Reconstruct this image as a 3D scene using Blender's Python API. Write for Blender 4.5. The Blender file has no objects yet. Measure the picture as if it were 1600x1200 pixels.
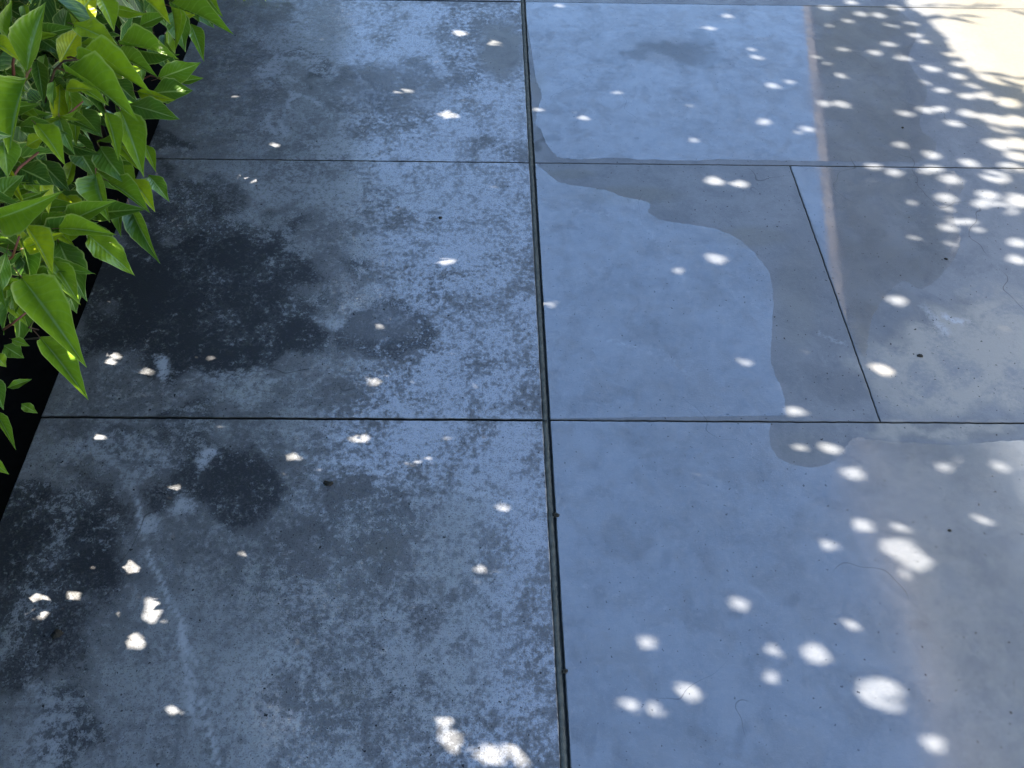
import bpy, math, random
import numpy as np
from mathutils import Vector, Matrix
random.seed(7)
rng = np.random.default_rng(11)
S = bpy.context.scene
COL = S.collection

# ------------------------------------------------------------------ camera
F, CAM_H = 1155.0, 1.25                       # focal length in pixels of a 1600 px wide frame, camera height
YAW, PITCH, ROLL = 0.03677651, 0.97110232, 0.02661767
D = np.array([math.sin(YAW)*math.cos(PITCH), math.cos(YAW)*math.cos(PITCH), -math.sin(PITCH)])
_r = np.array([math.cos(YAW), -math.sin(YAW), 0.0]); _u = np.cross(_r, D)
R = math.cos(ROLL)*_r + math.sin(ROLL)*_u
U = -math.sin(ROLL)*_r + math.cos(ROLL)*_u
C0 = np.array([0, 0, CAM_H])
cam_data = bpy.data.cameras.new('camera'); cam = bpy.data.objects.new('camera', cam_data); COL.objects.link(cam)
cam_data.sensor_width = 36.0; cam_data.lens = F/1600*36; cam_data.clip_start = 0.02; cam_data.clip_end = 2000
cam.matrix_world = Matrix(((R[0], U[0], -D[0], 0), (R[1], U[1], -D[1], 0), (R[2], U[2], -D[2], CAM_H), (0, 0, 0, 1)))
S.camera = cam
S.render.engine = 'CYCLES'
S.render.resolution_x, S.render.resolution_y = 1024, 768
S.cycles.max_bounces = 8; S.cycles.transparent_max_bounces = 16

# ------------------------------------------------------------------ sky, sun, exposure
SUN_EL = math.radians(35)
SUN_AZ = math.atan2(-0.98, 0.20)              # from +Y towards +X: the sun stands to the left, a little ahead
SUN = np.array([math.sin(SUN_AZ)*math.cos(SUN_EL), math.cos(SUN_AZ)*math.cos(SUN_EL), math.sin(SUN_EL)])
W = bpy.data.worlds.new('World'); S.world = W; W.use_nodes = True
sky = W.node_tree.nodes.new('ShaderNodeTexSky'); sky.sky_type = 'NISHITA'; sky.sun_disc = False
sky.sun_elevation = SUN_EL; sky.sun_rotation = SUN_AZ
sky.air_density = 1.0; sky.dust_density = 0.35; sky.ozone_density = 2.6
W.node_tree.links.new(sky.outputs[0], W.node_tree.nodes['Background'].inputs[0])
W.node_tree.nodes['Background'].inputs[1].default_value = 0.072
sl = bpy.data.lights.new('sun', 'SUN'); sl.energy = 4.4; sl.angle = math.radians(0.42); sl.color = (1.0, 0.90, 0.76)
so = bpy.data.objects.new('sun', sl); COL.objects.link(so)
so.rotation_euler = Vector(SUN).to_track_quat('Z', 'Y').to_euler(); so.location = (-6, 2, 6)
S.view_settings.view_transform = 'Standard'; S.view_settings.look = 'None'
S.view_settings.exposure = 3.55; S.view_settings.gamma = 1.0; S.view_settings.use_curve_mapping = False

# ------------------------------------------------------------------ helpers
def ray(x, y):
    v = F*D + (x-800)*R - (y-600)*U
    return v/np.linalg.norm(v)
def gnd(x, y, z=0.0):                          # where the sight line of a picture point meets a level z
    v = ray(x, y); t = (z-CAM_H)/v[2]
    return C0 + v*t
def pix(P):                                    # world -> picture, arrays allowed
    q = np.asarray(P) - C0
    d = q@D
    return 800 + F*(q@R)/d, 600 - F*(q@U)/d, d
def px_per_m(y, z=0.0):
    return F/((gnd(800, y, z)-C0)@D)
def link(o, parent=None):
    COL.objects.link(o)
    if parent is not None: o.parent = parent
    return o
def mesh_obj(name, verts, faces, mat=None, parent=None, smooth=False):
    me = bpy.data.meshes.new(name)
    me.from_pydata([tuple(map(float, v)) for v in verts], [], [tuple(f) for f in faces])
    me.update()
    if smooth: me.polygons.foreach_set('use_smooth', [True]*len(me.polygons))
    if mat: me.materials.append(mat)
    return link(bpy.data.objects.new(name, me), parent)
def empty(name, loc=(0, 0, 0)):
    o = bpy.data.objects.new(name, None); o.location = loc; o.empty_display_size = 0.1
    return link(o)
def tag(o, label=None, cat=None, group=None, kind=None):
    for k, v in (('label', label), ('category', cat), ('group', group), ('kind', kind)):
        if v: o[k] = v
    return o
def boxdata(x0, x1, y0, y1, z0, z1):
    v = [(x, y, z) for z in (z0, z1) for y in (y0, y1) for x in (x0, x1)]
    f = [(0, 2, 3, 1), (4, 5, 7, 6), (0, 1, 5, 4), (2, 6, 7, 3), (0, 4, 6, 2), (1, 3, 7, 5)]
    return v, f
def tubedata(pts, radii, n=7):
    pts = [Vector(p) for p in pts]; v, f = [], []
    for i, p in enumerate(pts):
        t = (pts[min(i+1, len(pts)-1)] - pts[max(i-1, 0)]).normalized()
        a = t.orthogonal().normalized(); b = t.cross(a)
        for k in range(n):
            an = 2*math.pi*k/n
            v.append(p + (a*math.cos(an)+b*math.sin(an))*radii[i])
    for i in range(len(pts)-1):
        for k in range(n):
            f.append((i*n+k, i*n+(k+1) % n, (i+1)*n+(k+1) % n, (i+1)*n+k))
    f.append(tuple(range(n))[::-1]); f.append(tuple(range((len(pts)-1)*n, len(pts)*n)))
    return v, f

# node helpers
class NT:
    def __init__(s, name):
        s.m = bpy.data.materials.new(name); s.m.use_nodes = True
        s.t = s.m.node_tree; s.t.nodes.clear()
        s.out = s.t.nodes.new('ShaderNodeOutputMaterial')
    def n(s, typ, **kw):
        nd = s.t.nodes.new(typ)
        for k, v in kw.items():
            if k.startswith('i_'): nd.inputs[k[2:].replace('_', ' ')].default_value = v
            else: setattr(nd, k, v)
        return nd
    def l(s, a, b): s.t.links.new(a, b)
    def put(s, sock, v):
        if hasattr(v, 'is_output') or isinstance(v, bpy.types.NodeSocket): s.l(v, sock)
        else: sock.default_value = v
    def math(s, op, a, b=None, c=None, clamp=False):
        nd = s.t.nodes.new('ShaderNodeMath'); nd.operation = op; nd.use_clamp = clamp
        for i, v in enumerate((a, b, c)):
            if v is not None: s.put(nd.inputs[i], v)
        return nd.outputs[0]
    def mix(s, f, a, b):
        nd = s.t.nodes.new('ShaderNodeMix'); nd.data_type = 'RGBA'
        s.put(nd.inputs[0], f); s.put(nd.inputs[6], a); s.put(nd.inputs[7], b)
        return nd.outputs[2]
    def ramp(s, f, lo, hi, a=0.0, b=1.0):
        nd = s.t.nodes.new('ShaderNodeMapRange'); nd.interpolation_type = 'SMOOTHSTEP'
        s.put(nd.inputs[0], f); s.put(nd.inputs[1], lo); s.put(nd.inputs[2], hi); s.put(nd.inputs[3], a); s.put(nd.inputs[4], b)
        return nd.outputs[0]
    def noise(s, vec, scale, detail=4, rough=0.55, dist=0.0):
        nd = s.t.nodes.new('ShaderNodeTexNoise'); s.l(vec, nd.inputs['Vector'])
        nd.inputs['Scale'].default_value = scale; nd.inputs['Detail'].default_value = detail
        nd.inputs['Roughness'].default_value = rough; nd.inputs['Distortion'].default_value = dist
        return nd.outputs['Fac']
    def pos(s): return s.n('ShaderNodeNewGeometry').outputs['Position']
    def attr(s, name): return s.n('ShaderNodeAttribute', attribute_name=name).outputs['Fac']
    def bump(s, h, strength, dist=0.002):
        nd = s.t.nodes.new('ShaderNodeBump'); nd.inputs['Strength'].default_value = strength; nd.inputs['Distance'].default_value = dist
        s.l(h, nd.inputs['Height']); return nd.outputs[0]
    def fresnel(s, ior=1.75):                    # reflectance of a thin film, the same from both sides
        g = s.n('ShaderNodeNewGeometry'); d = s.n('ShaderNodeVectorMath', operation='DOT_PRODUCT')
        s.l(g.outputs['Incoming'], d.inputs[0]); s.l(g.outputs['Normal'], d.inputs[1])
        k = s.math('SUBTRACT', 1.0, s.math('ABSOLUTE', d.outputs['Value']), clamp=True); f0 = ((ior-1)/(ior+1))**2
        return s.math('ADD', f0, s.math('MULTIPLY', s.math('POWER', k, 5.0), 1-f0))
    def end(s, sh): s.l(sh, s.out.inputs[0]); return s.m

def plain(name, col, rough=0.6, nscale=20, amt=0.25, spec=0.4, bump=0.2):
    t = NT(name); p = t.pos(); nz = t.noise(p, nscale, 5)
    c = t.mix(nz, tuple(v*(1-amt) for v in col)+(1,), tuple(min(1, v*(1+amt)) for v in col)+(1,))
    b = t.n('ShaderNodeBsdfPrincipled', i_Roughness=rough); b.inputs['Specular IOR Level'].default_value = spec
    t.l(c, b.inputs['Base Color']); t.l(t.bump(t.noise(p, nscale*6, 3), bump), b.inputs['Normal'])
    return t.end(b.outputs[0])

# ------------------------------------------------------------------ materials
FILM_IOR = 2.2
def slab_material():
    t = NT('wet_slate'); p = t.pos()
    big = t.noise(p, 2.6, 6, 0.62, 0.4); mid = t.noise(p, 11, 6, 0.62, 0.6); fine = t.noise(p, 85, 8, 0.76, 0.0); grit = t.noise(p, 260, 3, 0.7)
    sx = t.n('ShaderNodeMapping'); sx.inputs['Scale'].default_value = (1, 1.0, 1); sx.inputs['Location'].default_value = (3.1, 7.7, 0); t.l(p, sx.inputs[0])
    pit = t.noise(sx.outputs[0], 120, 2, 0.5)
    dark, chalk, moss, smooth = t.attr('dark'), t.attr('chalk'), t.attr('moss'), t.attr('smooth')
    dry = t.attr('dry'); rough_side = t.math('SUBTRACT', 1.0, dry)
    # bare stone: near black slate on the weathered side, paler grey where it dries
    c = t.mix(t.ramp(big, .35, .65), (.064, .067, .072, 1), (.090, .093, .098, 1))
    c = t.mix(t.ramp(t.math('ADD', t.math('ADD', dark, t.math('MULTIPLY', mid, .7)), t.math('MULTIPLY', fine, 1.7)), 1.36, 1.66), c, (.019, .021, .025, 1))  # large left blotches paint the hedge's dark reflection into the stone
    c2 = t.mix(t.ramp(mid, .36, .66), (.112, .120, .132, 1), (.082, .090, .102, 1))
    c2 = t.mix(t.math('MULTIPLY', t.ramp(fine, .52, .66), .30), c2, (.125, .128, .132, 1))
    # pale salt bloom, grainy, thick in some places and worn off in others
    cov = t.math('ADD', t.math('MULTIPLY', t.ramp(big, .30, .70), .30), t.math('MULTIPLY', t.ramp(mid, .30, .70), .55))
    cov = t.math('ADD', cov, t.math('MULTIPLY', t.attr('bloom'), .30)); cov = t.math('SUBTRACT', cov, t.math('MULTIPLY', dark, .50))
    grain = t.math('ADD', t.math('MULTIPLY', fine, .75), t.math('ADD', t.math('MULTIPLY', grit, .45), t.math('MULTIPLY', t.noise(p, 38, 5, .7), .35)))
    thr = t.math('SUBTRACT', .905, t.math('MULTIPLY', cov, .25))
    bl = t.ramp(grain, t.math('SUBTRACT', thr, .055), t.math('ADD', thr, .065))
    c = t.mix(t.math('MULTIPLY', bl, .92), c, (.166, .174, .190, 1))
    c = t.mix(t.math('MULTIPLY', t.ramp(cov, .1, .9), .22), c, (.085, .096, .116, 1))
    c = t.mix(t.math('MULTIPLY', t.ramp(grit, .53, .64), .6), c, (.014, .015, .018, 1))
    c = t.mix(dry, c, c2)
    c = t.mix(t.math('MULTIPLY', t.math('MULTIPLY', dark, dry), t.ramp(mid, .2, .7, 1, .35)), c, (.020, .021, .024, 1))
    c = t.mix(t.math('MULTIPLY', moss, t.ramp(mid, .2, .7, .65, .3)), c, (.088, .084, .066, 1))
    c = t.mix(t.math('MULTIPLY', t.attr('wall_sheen'), t.ramp(t.math('ADD', t.math('MULTIPLY', mid, .7), t.math('MULTIPLY', fine, .3)), .36, .56)), c, (.190, .180, .162, 1))
    ch = t.math('MULTIPLY', t.math('MULTIPLY', chalk, t.ramp(mid, .30, .54)), t.ramp(t.math('ADD', fine, t.math('MULTIPLY', chalk, .15)), .44, .62))
    c = t.mix(ch, c, (.26, .28, .31, 1))
    pits = t.ramp(pit, .68, .74)
    c = t.mix(t.math('MULTIPLY', pits, t.math('SUBTRACT', 1.0, smooth)), c, (.010, .010, .011, 1))
    # hairline cracks
    vo = t.n('ShaderNodeTexVoronoi', feature='DISTANCE_TO_EDGE'); vo.inputs['Scale'].default_value = 1.7
    dv = t.n('ShaderNodeVectorMath', operation='ADD'); nv = t.n('ShaderNodeTexNoise'); nv.inputs['Scale'].default_value = 6; t.l(p, nv.inputs['Vector'])
    sc = t.n('ShaderNodeVectorMath', operation='SCALE'); sc.inputs['Scale'].default_value = .25; t.l(nv.outputs['Color'], sc.inputs[0]); t.l(p, dv.inputs[0]); t.l(sc.outputs[0], dv.inputs[1]); t.l(dv.outputs[0], vo.inputs['Vector'])
    crack = t.math('MULTIPLY', t.ramp(vo.outputs['Distance'], .0008, .0022, 1, 0), t.ramp(t.noise(p, 3.1, 2), .52, .60))
    c = t.mix(t.math('MULTIPLY', crack, .6), c, (.016, .016, .018, 1))
    c = t.mix(t.attr('rim'), c, (.022, .022, .020, 1))
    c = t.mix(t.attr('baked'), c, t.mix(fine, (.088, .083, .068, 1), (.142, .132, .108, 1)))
    # broken water film: smooth flecks between dull pores
    e = t.math('ADD', t.math('MULTIPLY', fine, .85), t.math('MULTIPLY', mid, .75))
    e = t.math('ADD', e, t.math('MULTIPLY', big, .45))
    e = t.math('ADD', e, t.math('MULTIPLY', grit, .35))
    e = t.math('ADD', e, t.math('MULTIPLY', smooth, .32))
    e = t.math('SUBTRACT', e, t.math('MULTIPLY', dark, .16))
    film = t.ramp(e, 1.06, 1.24)
    film = t.math('MULTIPLY', film, t.math('ADD', .30, t.math('MULTIPLY', bl, .70)))
    film = t.math('MULTIPLY', film, t.math('SUBTRACT', 1.0, t.math('MULTIPLY', pits, .8)))
    film = t.math('MULTIPLY', film, t.math('MULTIPLY', t.math('SUBTRACT', 1.0, dry), t.math('SUBTRACT', .80, t.math('MULTIPLY', t.attr('rim'), .8))))
    h = t.math('ADD', t.math('MULTIPLY', fine, .8), t.math('MULTIPLY', grit, .5))
    nb = t.bump(h, .55, .0012)
    b = t.n('ShaderNodeBsdfPrincipled'); b.inputs['Specular IOR Level'].default_value = .2
    t.l(c, b.inputs['Base Color']); t.put(b.inputs['Roughness'], t.ramp(mid, .3, .7, .42, .62)); t.l(nb, b.inputs['Normal'])
    g = t.n('ShaderNodeBsdfGlossy'); t.put(g.inputs['Roughness'], t.ramp(film, 0, 1, .30, .10))
    nb2 = t.bump(t.math('MULTIPLY', fine, 1.0), .16, .0012); t.l(nb2, g.inputs['Normal'])
    fr = t.fresnel(FILM_IOR)
    m = t.n('ShaderNodeMixShader'); t.l(t.math('MULTIPLY', fr, film), m.inputs[0]); t.l(b.outputs[0], m.inputs[1]); t.l(g.outputs[0], m.inputs[2])
    return t.end(m.outputs[0])
def film_material(name='water_film', r0=.02, r1=.07):
    t = NT(name); p = t.pos()
    n1 = t.noise(p, 4.0, 5, 0.6, 0.5); n2 = t.noise(p, 40, 5, 0.65)
    g = t.n('ShaderNodeBsdfGlossy'); t.put(g.inputs['Roughness'], t.ramp(n1, .35, .7, r0, r1))
    t.l(t.bump(n2, .05, .001), g.inputs['Normal'])
    fr = t.fresnel(FILM_IOR)
    hole = t.math('ADD', t.math('MULTIPLY', n1, .55), t.math('MULTIPLY', n2, .45))
    n3 = t.noise(p, 15, 6, .68, .5)
    f = t.math('MULTIPLY', fr, t.math('MULTIPLY', t.ramp(hole, .42, .60, 1.0, .70), t.ramp(n3, .46, .64, 1.0, .62)))
    # a worn, oily patch on the far slab where the water does not cling
    st = gnd(1045, 80); mp = t.n('ShaderNodeMapping', vector_type='POINT'); mp.inputs['Location'].default_value = (-st[0]/.155, -st[1]/.085, 0); mp.inputs['Scale'].default_value = (1/.155, 1/.085, 0)
    t.l(p, mp.inputs[0]); ln = t.n('ShaderNodeVectorMath', operation='LENGTH'); t.l(mp.outputs[0], ln.inputs[0])
    f = t.math('MULTIPLY', f, t.ramp(t.math('ADD', ln.outputs['Value'], t.math('ADD', t.math('MULTIPLY', n3, 2.2), t.math('MULTIPLY', n2, 1.2))), 2.15, 2.75, .42, 1.0))
    tr = t.n('ShaderNodeBsdfTransparent')
    m = t.n('ShaderNodeMixShader'); t.l(f, m.inputs[0]); t.l(tr.outputs[0], m.inputs[1]); t.l(g.outputs[0], m.inputs[2])
    return t.end(m.outputs[0])
def leaf_material(name, per_object, trans=.36):
    t = NT(name)
    if per_object:
        oi = t.n('ShaderNodeObjectInfo'); col = oi.outputs['Color']
    else:
        col = t.n('ShaderNodeAttribute', attribute_name='leaf_colour').outputs['Color']
    uv = t.n('ShaderNodeSeparateXYZ'); t.l(t.n('ShaderNodeTexCoord').outputs['UV'], uv.inputs[0])
    u, v = uv.outputs[0], uv.outputs[1]
    a = t.math('ABSOLUTE', t.math('SUBTRACT', v, .5))
    rib = t.ramp(a, .012, .045, 1, 0); edge = t.ramp(a, .44, .495)
    vein = t.math('SINE', t.math('ADD', t.math('MULTIPLY', u, 62.0), t.math('MULTIPLY', a, -38.0)))
    p = t.pos(); nz = t.noise(p, 55, 4)
    c = t.mix(t.math('MULTIPLY', t.ramp(nz, .35, .7), .35), col, (.05, .12, .015, 1))
    c = t.mix(t.math('MULTIPLY', t.ramp(vein, .70, 1.0), .26), c, (.20, .33, .07, 1))
    c = t.mix(t.math('MULTIPLY', edge, .8), c, (.34, .42, .12, 1))
    c = t.mix(t.math('MULTIPLY', rib, .8), c, (.30, .42, .13, 1))
    b = t.n('ShaderNodeBsdfPrincipled', i_Roughness=.27); b.inputs['Specular IOR Level'].default_value = .5
    t.l(c, b.inputs['Base Color'])
    t.l(t.bump(t.math('ADD', t.math('MULTIPLY', vein, .3), t.math('ADD', nz, t.math('MULTIPLY', rib, -1.2))), .35, .0015), b.inputs['Normal'])
    tr = t.n('ShaderNodeBsdfTranslucent'); t.l(t.mix(.5, c, (.20, .34, .01, 1)), tr.inputs[0])
    m = t.n('ShaderNodeMixShader', i_Fac=trans); t.l(b.outputs[0], m.inputs[1]); t.l(tr.outputs[0], m.inputs[2])
    return t.end(m.outputs[0])
M = dict(slab=slab_material(), film=film_material(), film2=film_material('thin_water_film', .13, .20), leaf=leaf_material('laurel_leaf', True), foliage=leaf_material('hedge_foliage', False, .12),
         mortar=plain('mortar', (.075, .075, .062), .9, 90, .7, .2, .6), bed=plain('joint_sand', (.035, .037, .040), .9, 60, .4, .1),
         soil=plain('dark_soil', (.012, .010, .008), .95, 30, .5, .1, .6), earth=plain('earth', (.10, .11, .06), .95, 3, .4, .1),
         petiole=plain('red_petiole', (.11, .035, .02), .5, 60, .3), twig=plain('twig_bark', (.06, .035, .022), .8, 80, .4),
         crumb=plain('dirt_crumb', (.018, .016, .012), .9, 200, .5, .2), soffit=plain('soffit', (.80, .83, .88), .8, 8, .05, .2), boards=plain('soffit_boards', (.30, .30, .29), .8, 8, .15, .2), render=plain('wall_render', (.23, .255, .29), .9, 8, .08, .2),
         cladding=plain('grey_cladding', (.10, .10, .10), .7, 6, .2), fascia=plain('brown_fascia', (.07, .055, .045), .6, 12, .2), roof=plain('roof_felt', (.08, .08, .085), .9, 20, .3),
         frame=plain('window_frame', (.10, .10, .11), .5, 10, .1), pane=plain('dark_glass', (.02, .022, .025), .08, 3, .1, .8, 0.0))

# ------------------------------------------------------------------ ground and paving
mesh_obj('ground', [(-400, -400, -.42), (400, -400, -.42), (400, 400, -.42), (-400, 400, -.42)], [(0, 1, 2, 3)], M['earth'])['kind'] = 'structure'
sv, sf = [], []
NX, NY = 40, 60
for j in range(NY+1):
    for i in range(NX+1):
        x = -3.2 + 2.35*i/NX; y = -1.5 + 6.0*j/NY
        k = min(1, max(0, (-1.2-x)/.55)); sv.append((x, y, -.34 + .03*random.random() + .80*k*k*(3-2*k)))  # unseen bank at the back, raised to keep sun off the soil
for j in range(NY):
    for i in range(NX):
        a = j*(NX+1)+i; sf.append((a, a+1, a+NX+2, a+NX+1))
mesh_obj('planting_bed', sv, sf, M['soil'], smooth=True)['kind'] = 'structure'

def grid_pt(gx, gy): return np.array([gx - .0065*(gy-1.5), gy - .013*gx, 0.0])
v, f = boxdata(-.885, 2.72, -1.9, 4.6, -.25, -.012)
pavement = mesh_obj('pavement', v, f, M['bed']); tag(pavement, kind='structure')

# stains, and reflections of hedge and wall put into the colour, by place (picture point -> ground): (x, y, half width px, half height px, strength)
DARK = [(300, 440, 230, 110, .75), (330, 520, 200, 90, .7), (620, 130, 120, 50, .35), (470, 110, 45, 30, .5), (300, 330, 110, 60, .4), (200, 230, 120, 40, .5),
        (90, 850, 160, 120, .6), (320, 740, 120, 60, .5), (60, 1000, 140, 110, .45), (590, 500, 70, 40, .4), (1040, 75, 80, 26, .95), (1088, 82, 40, 22, .95), (1000, 100, 60, 12, .7),
        (848, 232, 16, 20, .9), (1450, 505, 90, 30, .35), (1330, 430, 90, 90, .25), (1148, 968, 11, 9, .6), (1250, 953, 14, 14, .45), (1142, 1058, 10, 10, .55), (1148, 1158, 14, 12, .5),
        (1178, 1110, 24, 16, .3), (992, 897, 10, 8, .5), (1040, 1176, 10, 9, .4), (1447, 975, 12, 16, .4), (1262, 1068, 9, 7, .4), (978, 818, 8, 6, .4), (1015, 655, 10, 5, .5),
        (960, 1120, 40, 50, .25), (930, 860, 50, 30, .25), (1300, 590, 60, 50, .3), (110, 1150, 90, 60, .5), (470, 1110, 70, 60, .3), (560, 850, 150, 90, .25), (760, 470, 60, 30, .2),
        (1430, 205, 100, 60, .2), (1340, 60, 70, 40, .2), (250, 690, 70, 40, .4)]
MOSS = [(783, 75, 34, 44, .9), (980, 305, 90, 14, .9), (890, 272, 40, 8, .8), (1170, 370, 60, 16, .8), (1245, 470, 34, 80, .45), (1255, 700, 50, 30, .4), (1480, 674, 120, 14, .6), (840, 130, 14, 22, .7), (600, 860, 30, 20, .3), (630, 640, 40, 14, .3), (540, 1080, 30, 24, .4)]
CHALK = [([(212, 770), (222, 820), (238, 880), (262, 930), (290, 985)], 5, .9), ([(285, 980), (292, 1030), (300, 1080), (304, 1140)], 11, 1.1), ([(292, 1000), (316, 1100), (345, 1200)], 5, 1.1),
         ([(400, 700), (520, 720), (640, 750), (760, 772), (860, 800)], 7, .35), ([(500, 760), (505, 800), (515, 830)], 3, .5), ([(548, 780), (552, 815), (560, 832)], 3, .45), ([(570, 805), (640, 775)], 3, .4),
         ([(930, 528), (985, 540), (1050, 562), (1080, 590)], 3, .45), ([(836, 312), (890, 325), (1000, 345), (1060, 420), (1080, 460)], 2.2, .35), ([(868, 905), (960, 930), (1040, 950)], 3, .25),
         ([(880, 720), (910, 690)], 2, .2), ([(300, 640), (440, 588)], 3, .35), ([(410, 600), (455, 585)], 5, .55), ([(130, 655), (400, 668), (560, 690)], 5, .4), ([(1280, 520), (1325, 540)], 4, .4),
         ([(1440, 480), (1480, 520)], 8, .5), ([(1455, 1050), (1560, 1130)], 3, .15), ([(700, 1010), (690, 1120), (670, 1180)], 4, .3), ([(850, 1060), (840, 1160)], 4, .3)]
CHALKSPOT = [(320, 712, 20, 16, .7), (260, 810, 18, 22, .6), (470, 70, 90, 50, .3), (430, 115, 40, 22, .5), (440, 170, 35, 14, .5), (470, 300, 80, 50, .3), (500, 210, 70, 22, .35), (230, 580, 18, 9, .8), (545, 480, 60, 18, .35),
             (390, 1090, 140, 90, .25), (180, 690, 70, 30, .35), (60, 1160, 60, 50, .4), (65, 1105, 14, 12, .7), (350, 610, 90, 24, .3), (1480, 515, 24, 8, .6)]
BLOOM = [(480, 70, 110, 60, .9), (430, 115, 50, 26, 1), (430, 170, 60, 16, .8), (480, 290, 130, 60, .8), (500, 205, 110, 30, .8), (700, 330, 140, 110, .7), (640, 430, 110, 50, .8), (560, 475, 70, 20, 1), (720, 560, 130, 90, .6), (480, 385, 60, 16, .9), (330, 610, 170, 26, .7), (180, 690, 110, 34, .7), (500, 690, 170, 50, .6), (700, 700, 150, 110, .7), (320, 712, 26, 18, 1), (260, 810, 22, 26, .9), (420, 1000, 200, 200, .45), (280, 1130, 170, 90, .7), (60, 1150, 90, 60, .9), (700, 1050, 190, 170, .6), (60, 1030, 80, 40, .6), (740, 180, 90, 70, .6), (640, 60, 130, 60, .5), (760, 850, 90, 200, .6)]
WALL_SHEEN = [(1500, 560, 150, 75, .85), (1420, 610, 90, 40, .7), (1560, 470, 70, 30, .5), (1470, 672, 150, 14, .7)]  # beige reflection of the sunlit house wall, painted into the slab colour
DRY = [(783, 78, 34, 46, .95), (592, 505, 60, 28, .6), (620, 140, 90, 40, .5)]
RIVULET = [([(285, 980), (296, 1030), (306, 1080), (322, 1150), (345, 1210)], 11, 1.2), ([(292, 1000), (300, 1060), (306, 1130)], 9, 1.2), ([(400, 702), (520, 722), (640, 752), (760, 772)], 6, .8), ([(218, 800), (228, 850), (240, 880)], 4, 1.2), ([(300, 640), (440, 588)], 5, .8), ([(860, 1060), (845, 1190)], 5, .6)]
SMOOTH = [(720, 330, 130, 90, .5), (740, 560, 110, 90, .3), (660, 400, 90, 30, .6), (560, 470, 50, 20, .9), (790, 860, 70, 200, .5), (700, 270, 130, 25, .6), (600, 80, 120, 60, .3), (740, 200, 70, 50, .4), (520, 620, 200, 20, .4), (640, 700, 180, 50, .3)]
def blob(px, py, lst):
    o = np.zeros_like(px)
    for (x, y, a, b, s) in lst:
        q = ((px-x)/a)**2 + ((py-y)/b)**2
        o = np.maximum(o, s*np.clip(1.45-q, 0, 1)**1.2)
    return o
def strokes(px, py, lst):
    o = np.zeros_like(px)
    for pts, w, s in lst:
        for (x0, y0), (x1, y1) in zip(pts[:-1], pts[1:]):
            dx, dy = x1-x0, y1-y0; L = dx*dx+dy*dy
            tt = np.clip(((px-x0)*dx+(py-y0)*dy)/L, 0, 1)
            d = np.hypot(px-x0-tt*dx, py-y0-tt*dy)
            o = np.maximum(o, .8*s*np.clip(1.5-d/(w*.7), 0, 1))
    return o
def wob(P):
    return (np.sin(P[:, 0]*31+P[:, 1]*17)+np.sin(P[:, 0]*73-P[:, 1]*51)*.6+np.sin(P[:, 0]*13+P[:, 1]*97)*.6+np.sin(P[:, 0]*151+P[:, 1]*133)*.4)
def slab(gx0, gx1, gy0, gy1, gap=(.002, .002, .002, .002), dense=True, dz=0.0):
    gx0 += gap[0]; gx1 -= gap[1]; gy0 += gap[2]; gy1 -= gap[3]
    st = .0075 if dense else .10
    nx, ny = max(2, int((gx1-gx0)/st)), max(2, int((gy1-gy0)/st))
    def ticks(a, b, n):
        t = list(np.linspace(a+.0016, b-.0016, n)); return np.array([a]+t+[b])
    X, Y = ticks(gx0, gx1, nx), ticks(gy0, gy1, ny)
    GX, GY = np.meshgrid(X, Y); n1, n2 = len(X), len(Y)
    P = np.stack([GX-.0065*(GY-1.5), GY-.013*GX, np.full_like(GX, dz)], -1).reshape(-1, 3)
    rim = np.zeros((n2, n1), bool); rim[0] = rim[-1] = True; rim[:, 0] = rim[:, -1] = True; rim = rim.ravel()
    P[rim, 2] -= .0012
    if dense:
        w = wob(P*3); P[rim, 0] += .0004*w[rim]; P[rim, 1] += .0005*wob(P[:, [1, 0, 2]]*2)[rim]
    idx = np.arange(n1*n2).reshape(n2, n1)
    q = np.stack([idx[:-1, :-1], idx[:-1, 1:], idx[1:, 1:], idx[1:, :-1]], -1).reshape(-1, 4)
    loop = list(idx[0, :]) + list(idx[1:, -1]) + list(idx[-1, -2::-1]) + list(idx[-2:0:-1, 0])
    N = len(P); low = P[loop].copy(); low[:, 2] = -.04
    V = np.vstack([P, low]); m = len(loop)
    side = [(loop[i], N+i, N+(i+1) % m, loop[(i+1) % m]) for i in range(m)]
    me = bpy.data.meshes.new('paving_slab')
    me.from_pydata(V.tolist(), [], q.tolist()+side); me.update()
    me.materials.append(M['slab'])
    px, py, d = pix(V); py = np.where(d > .1, py, 9e3)
    ww = wob(V); px2 = px+6*ww+24*wob(V*.33); py2 = py+5*wob(V[:, [1, 0, 2]])+18*wob(V[:, [1, 0, 2]]*.37+2.0)
    dry = np.full(len(V), .93 if gx0 > 0 else 0.0); dry = np.maximum(dry, blob(px+3*ww, py, DRY))
    for nm, val in (('dry', dry), ('bloom', blob(px2, py2, BLOOM)), ('wall_sheen', blob(px2, py2, WALL_SHEEN)), ('rim', np.append(rim*1.0, np.ones(m))), ('baked', np.clip((V[:, 0]+.06*ww*.3-1.28)/.22, 0, 1)), ('dark', blob(px2, py2, DARK)), ('moss', blob(px+3*ww, py, MOSS)), ('smooth', np.maximum(.7*blob(px2, py2, SMOOTH), strokes(px+1.5*ww, py, RIVULET))),
                    ('chalk', np.maximum(strokes(px+1.5*ww, py, CHALK), blob(px2, py2, CHALKSPOT)))):
        a = me.attributes.new(nm, 'FLOAT', 'POINT'); a.data.foreach_set('value', val.astype(np.float32))
    return link(bpy.data.objects.new('paving_slab', me), pavement)
GY = [-.795, -.01, .768, 1.545, 2.322, 3.10, 3.88]
CJ = .0935
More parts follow.
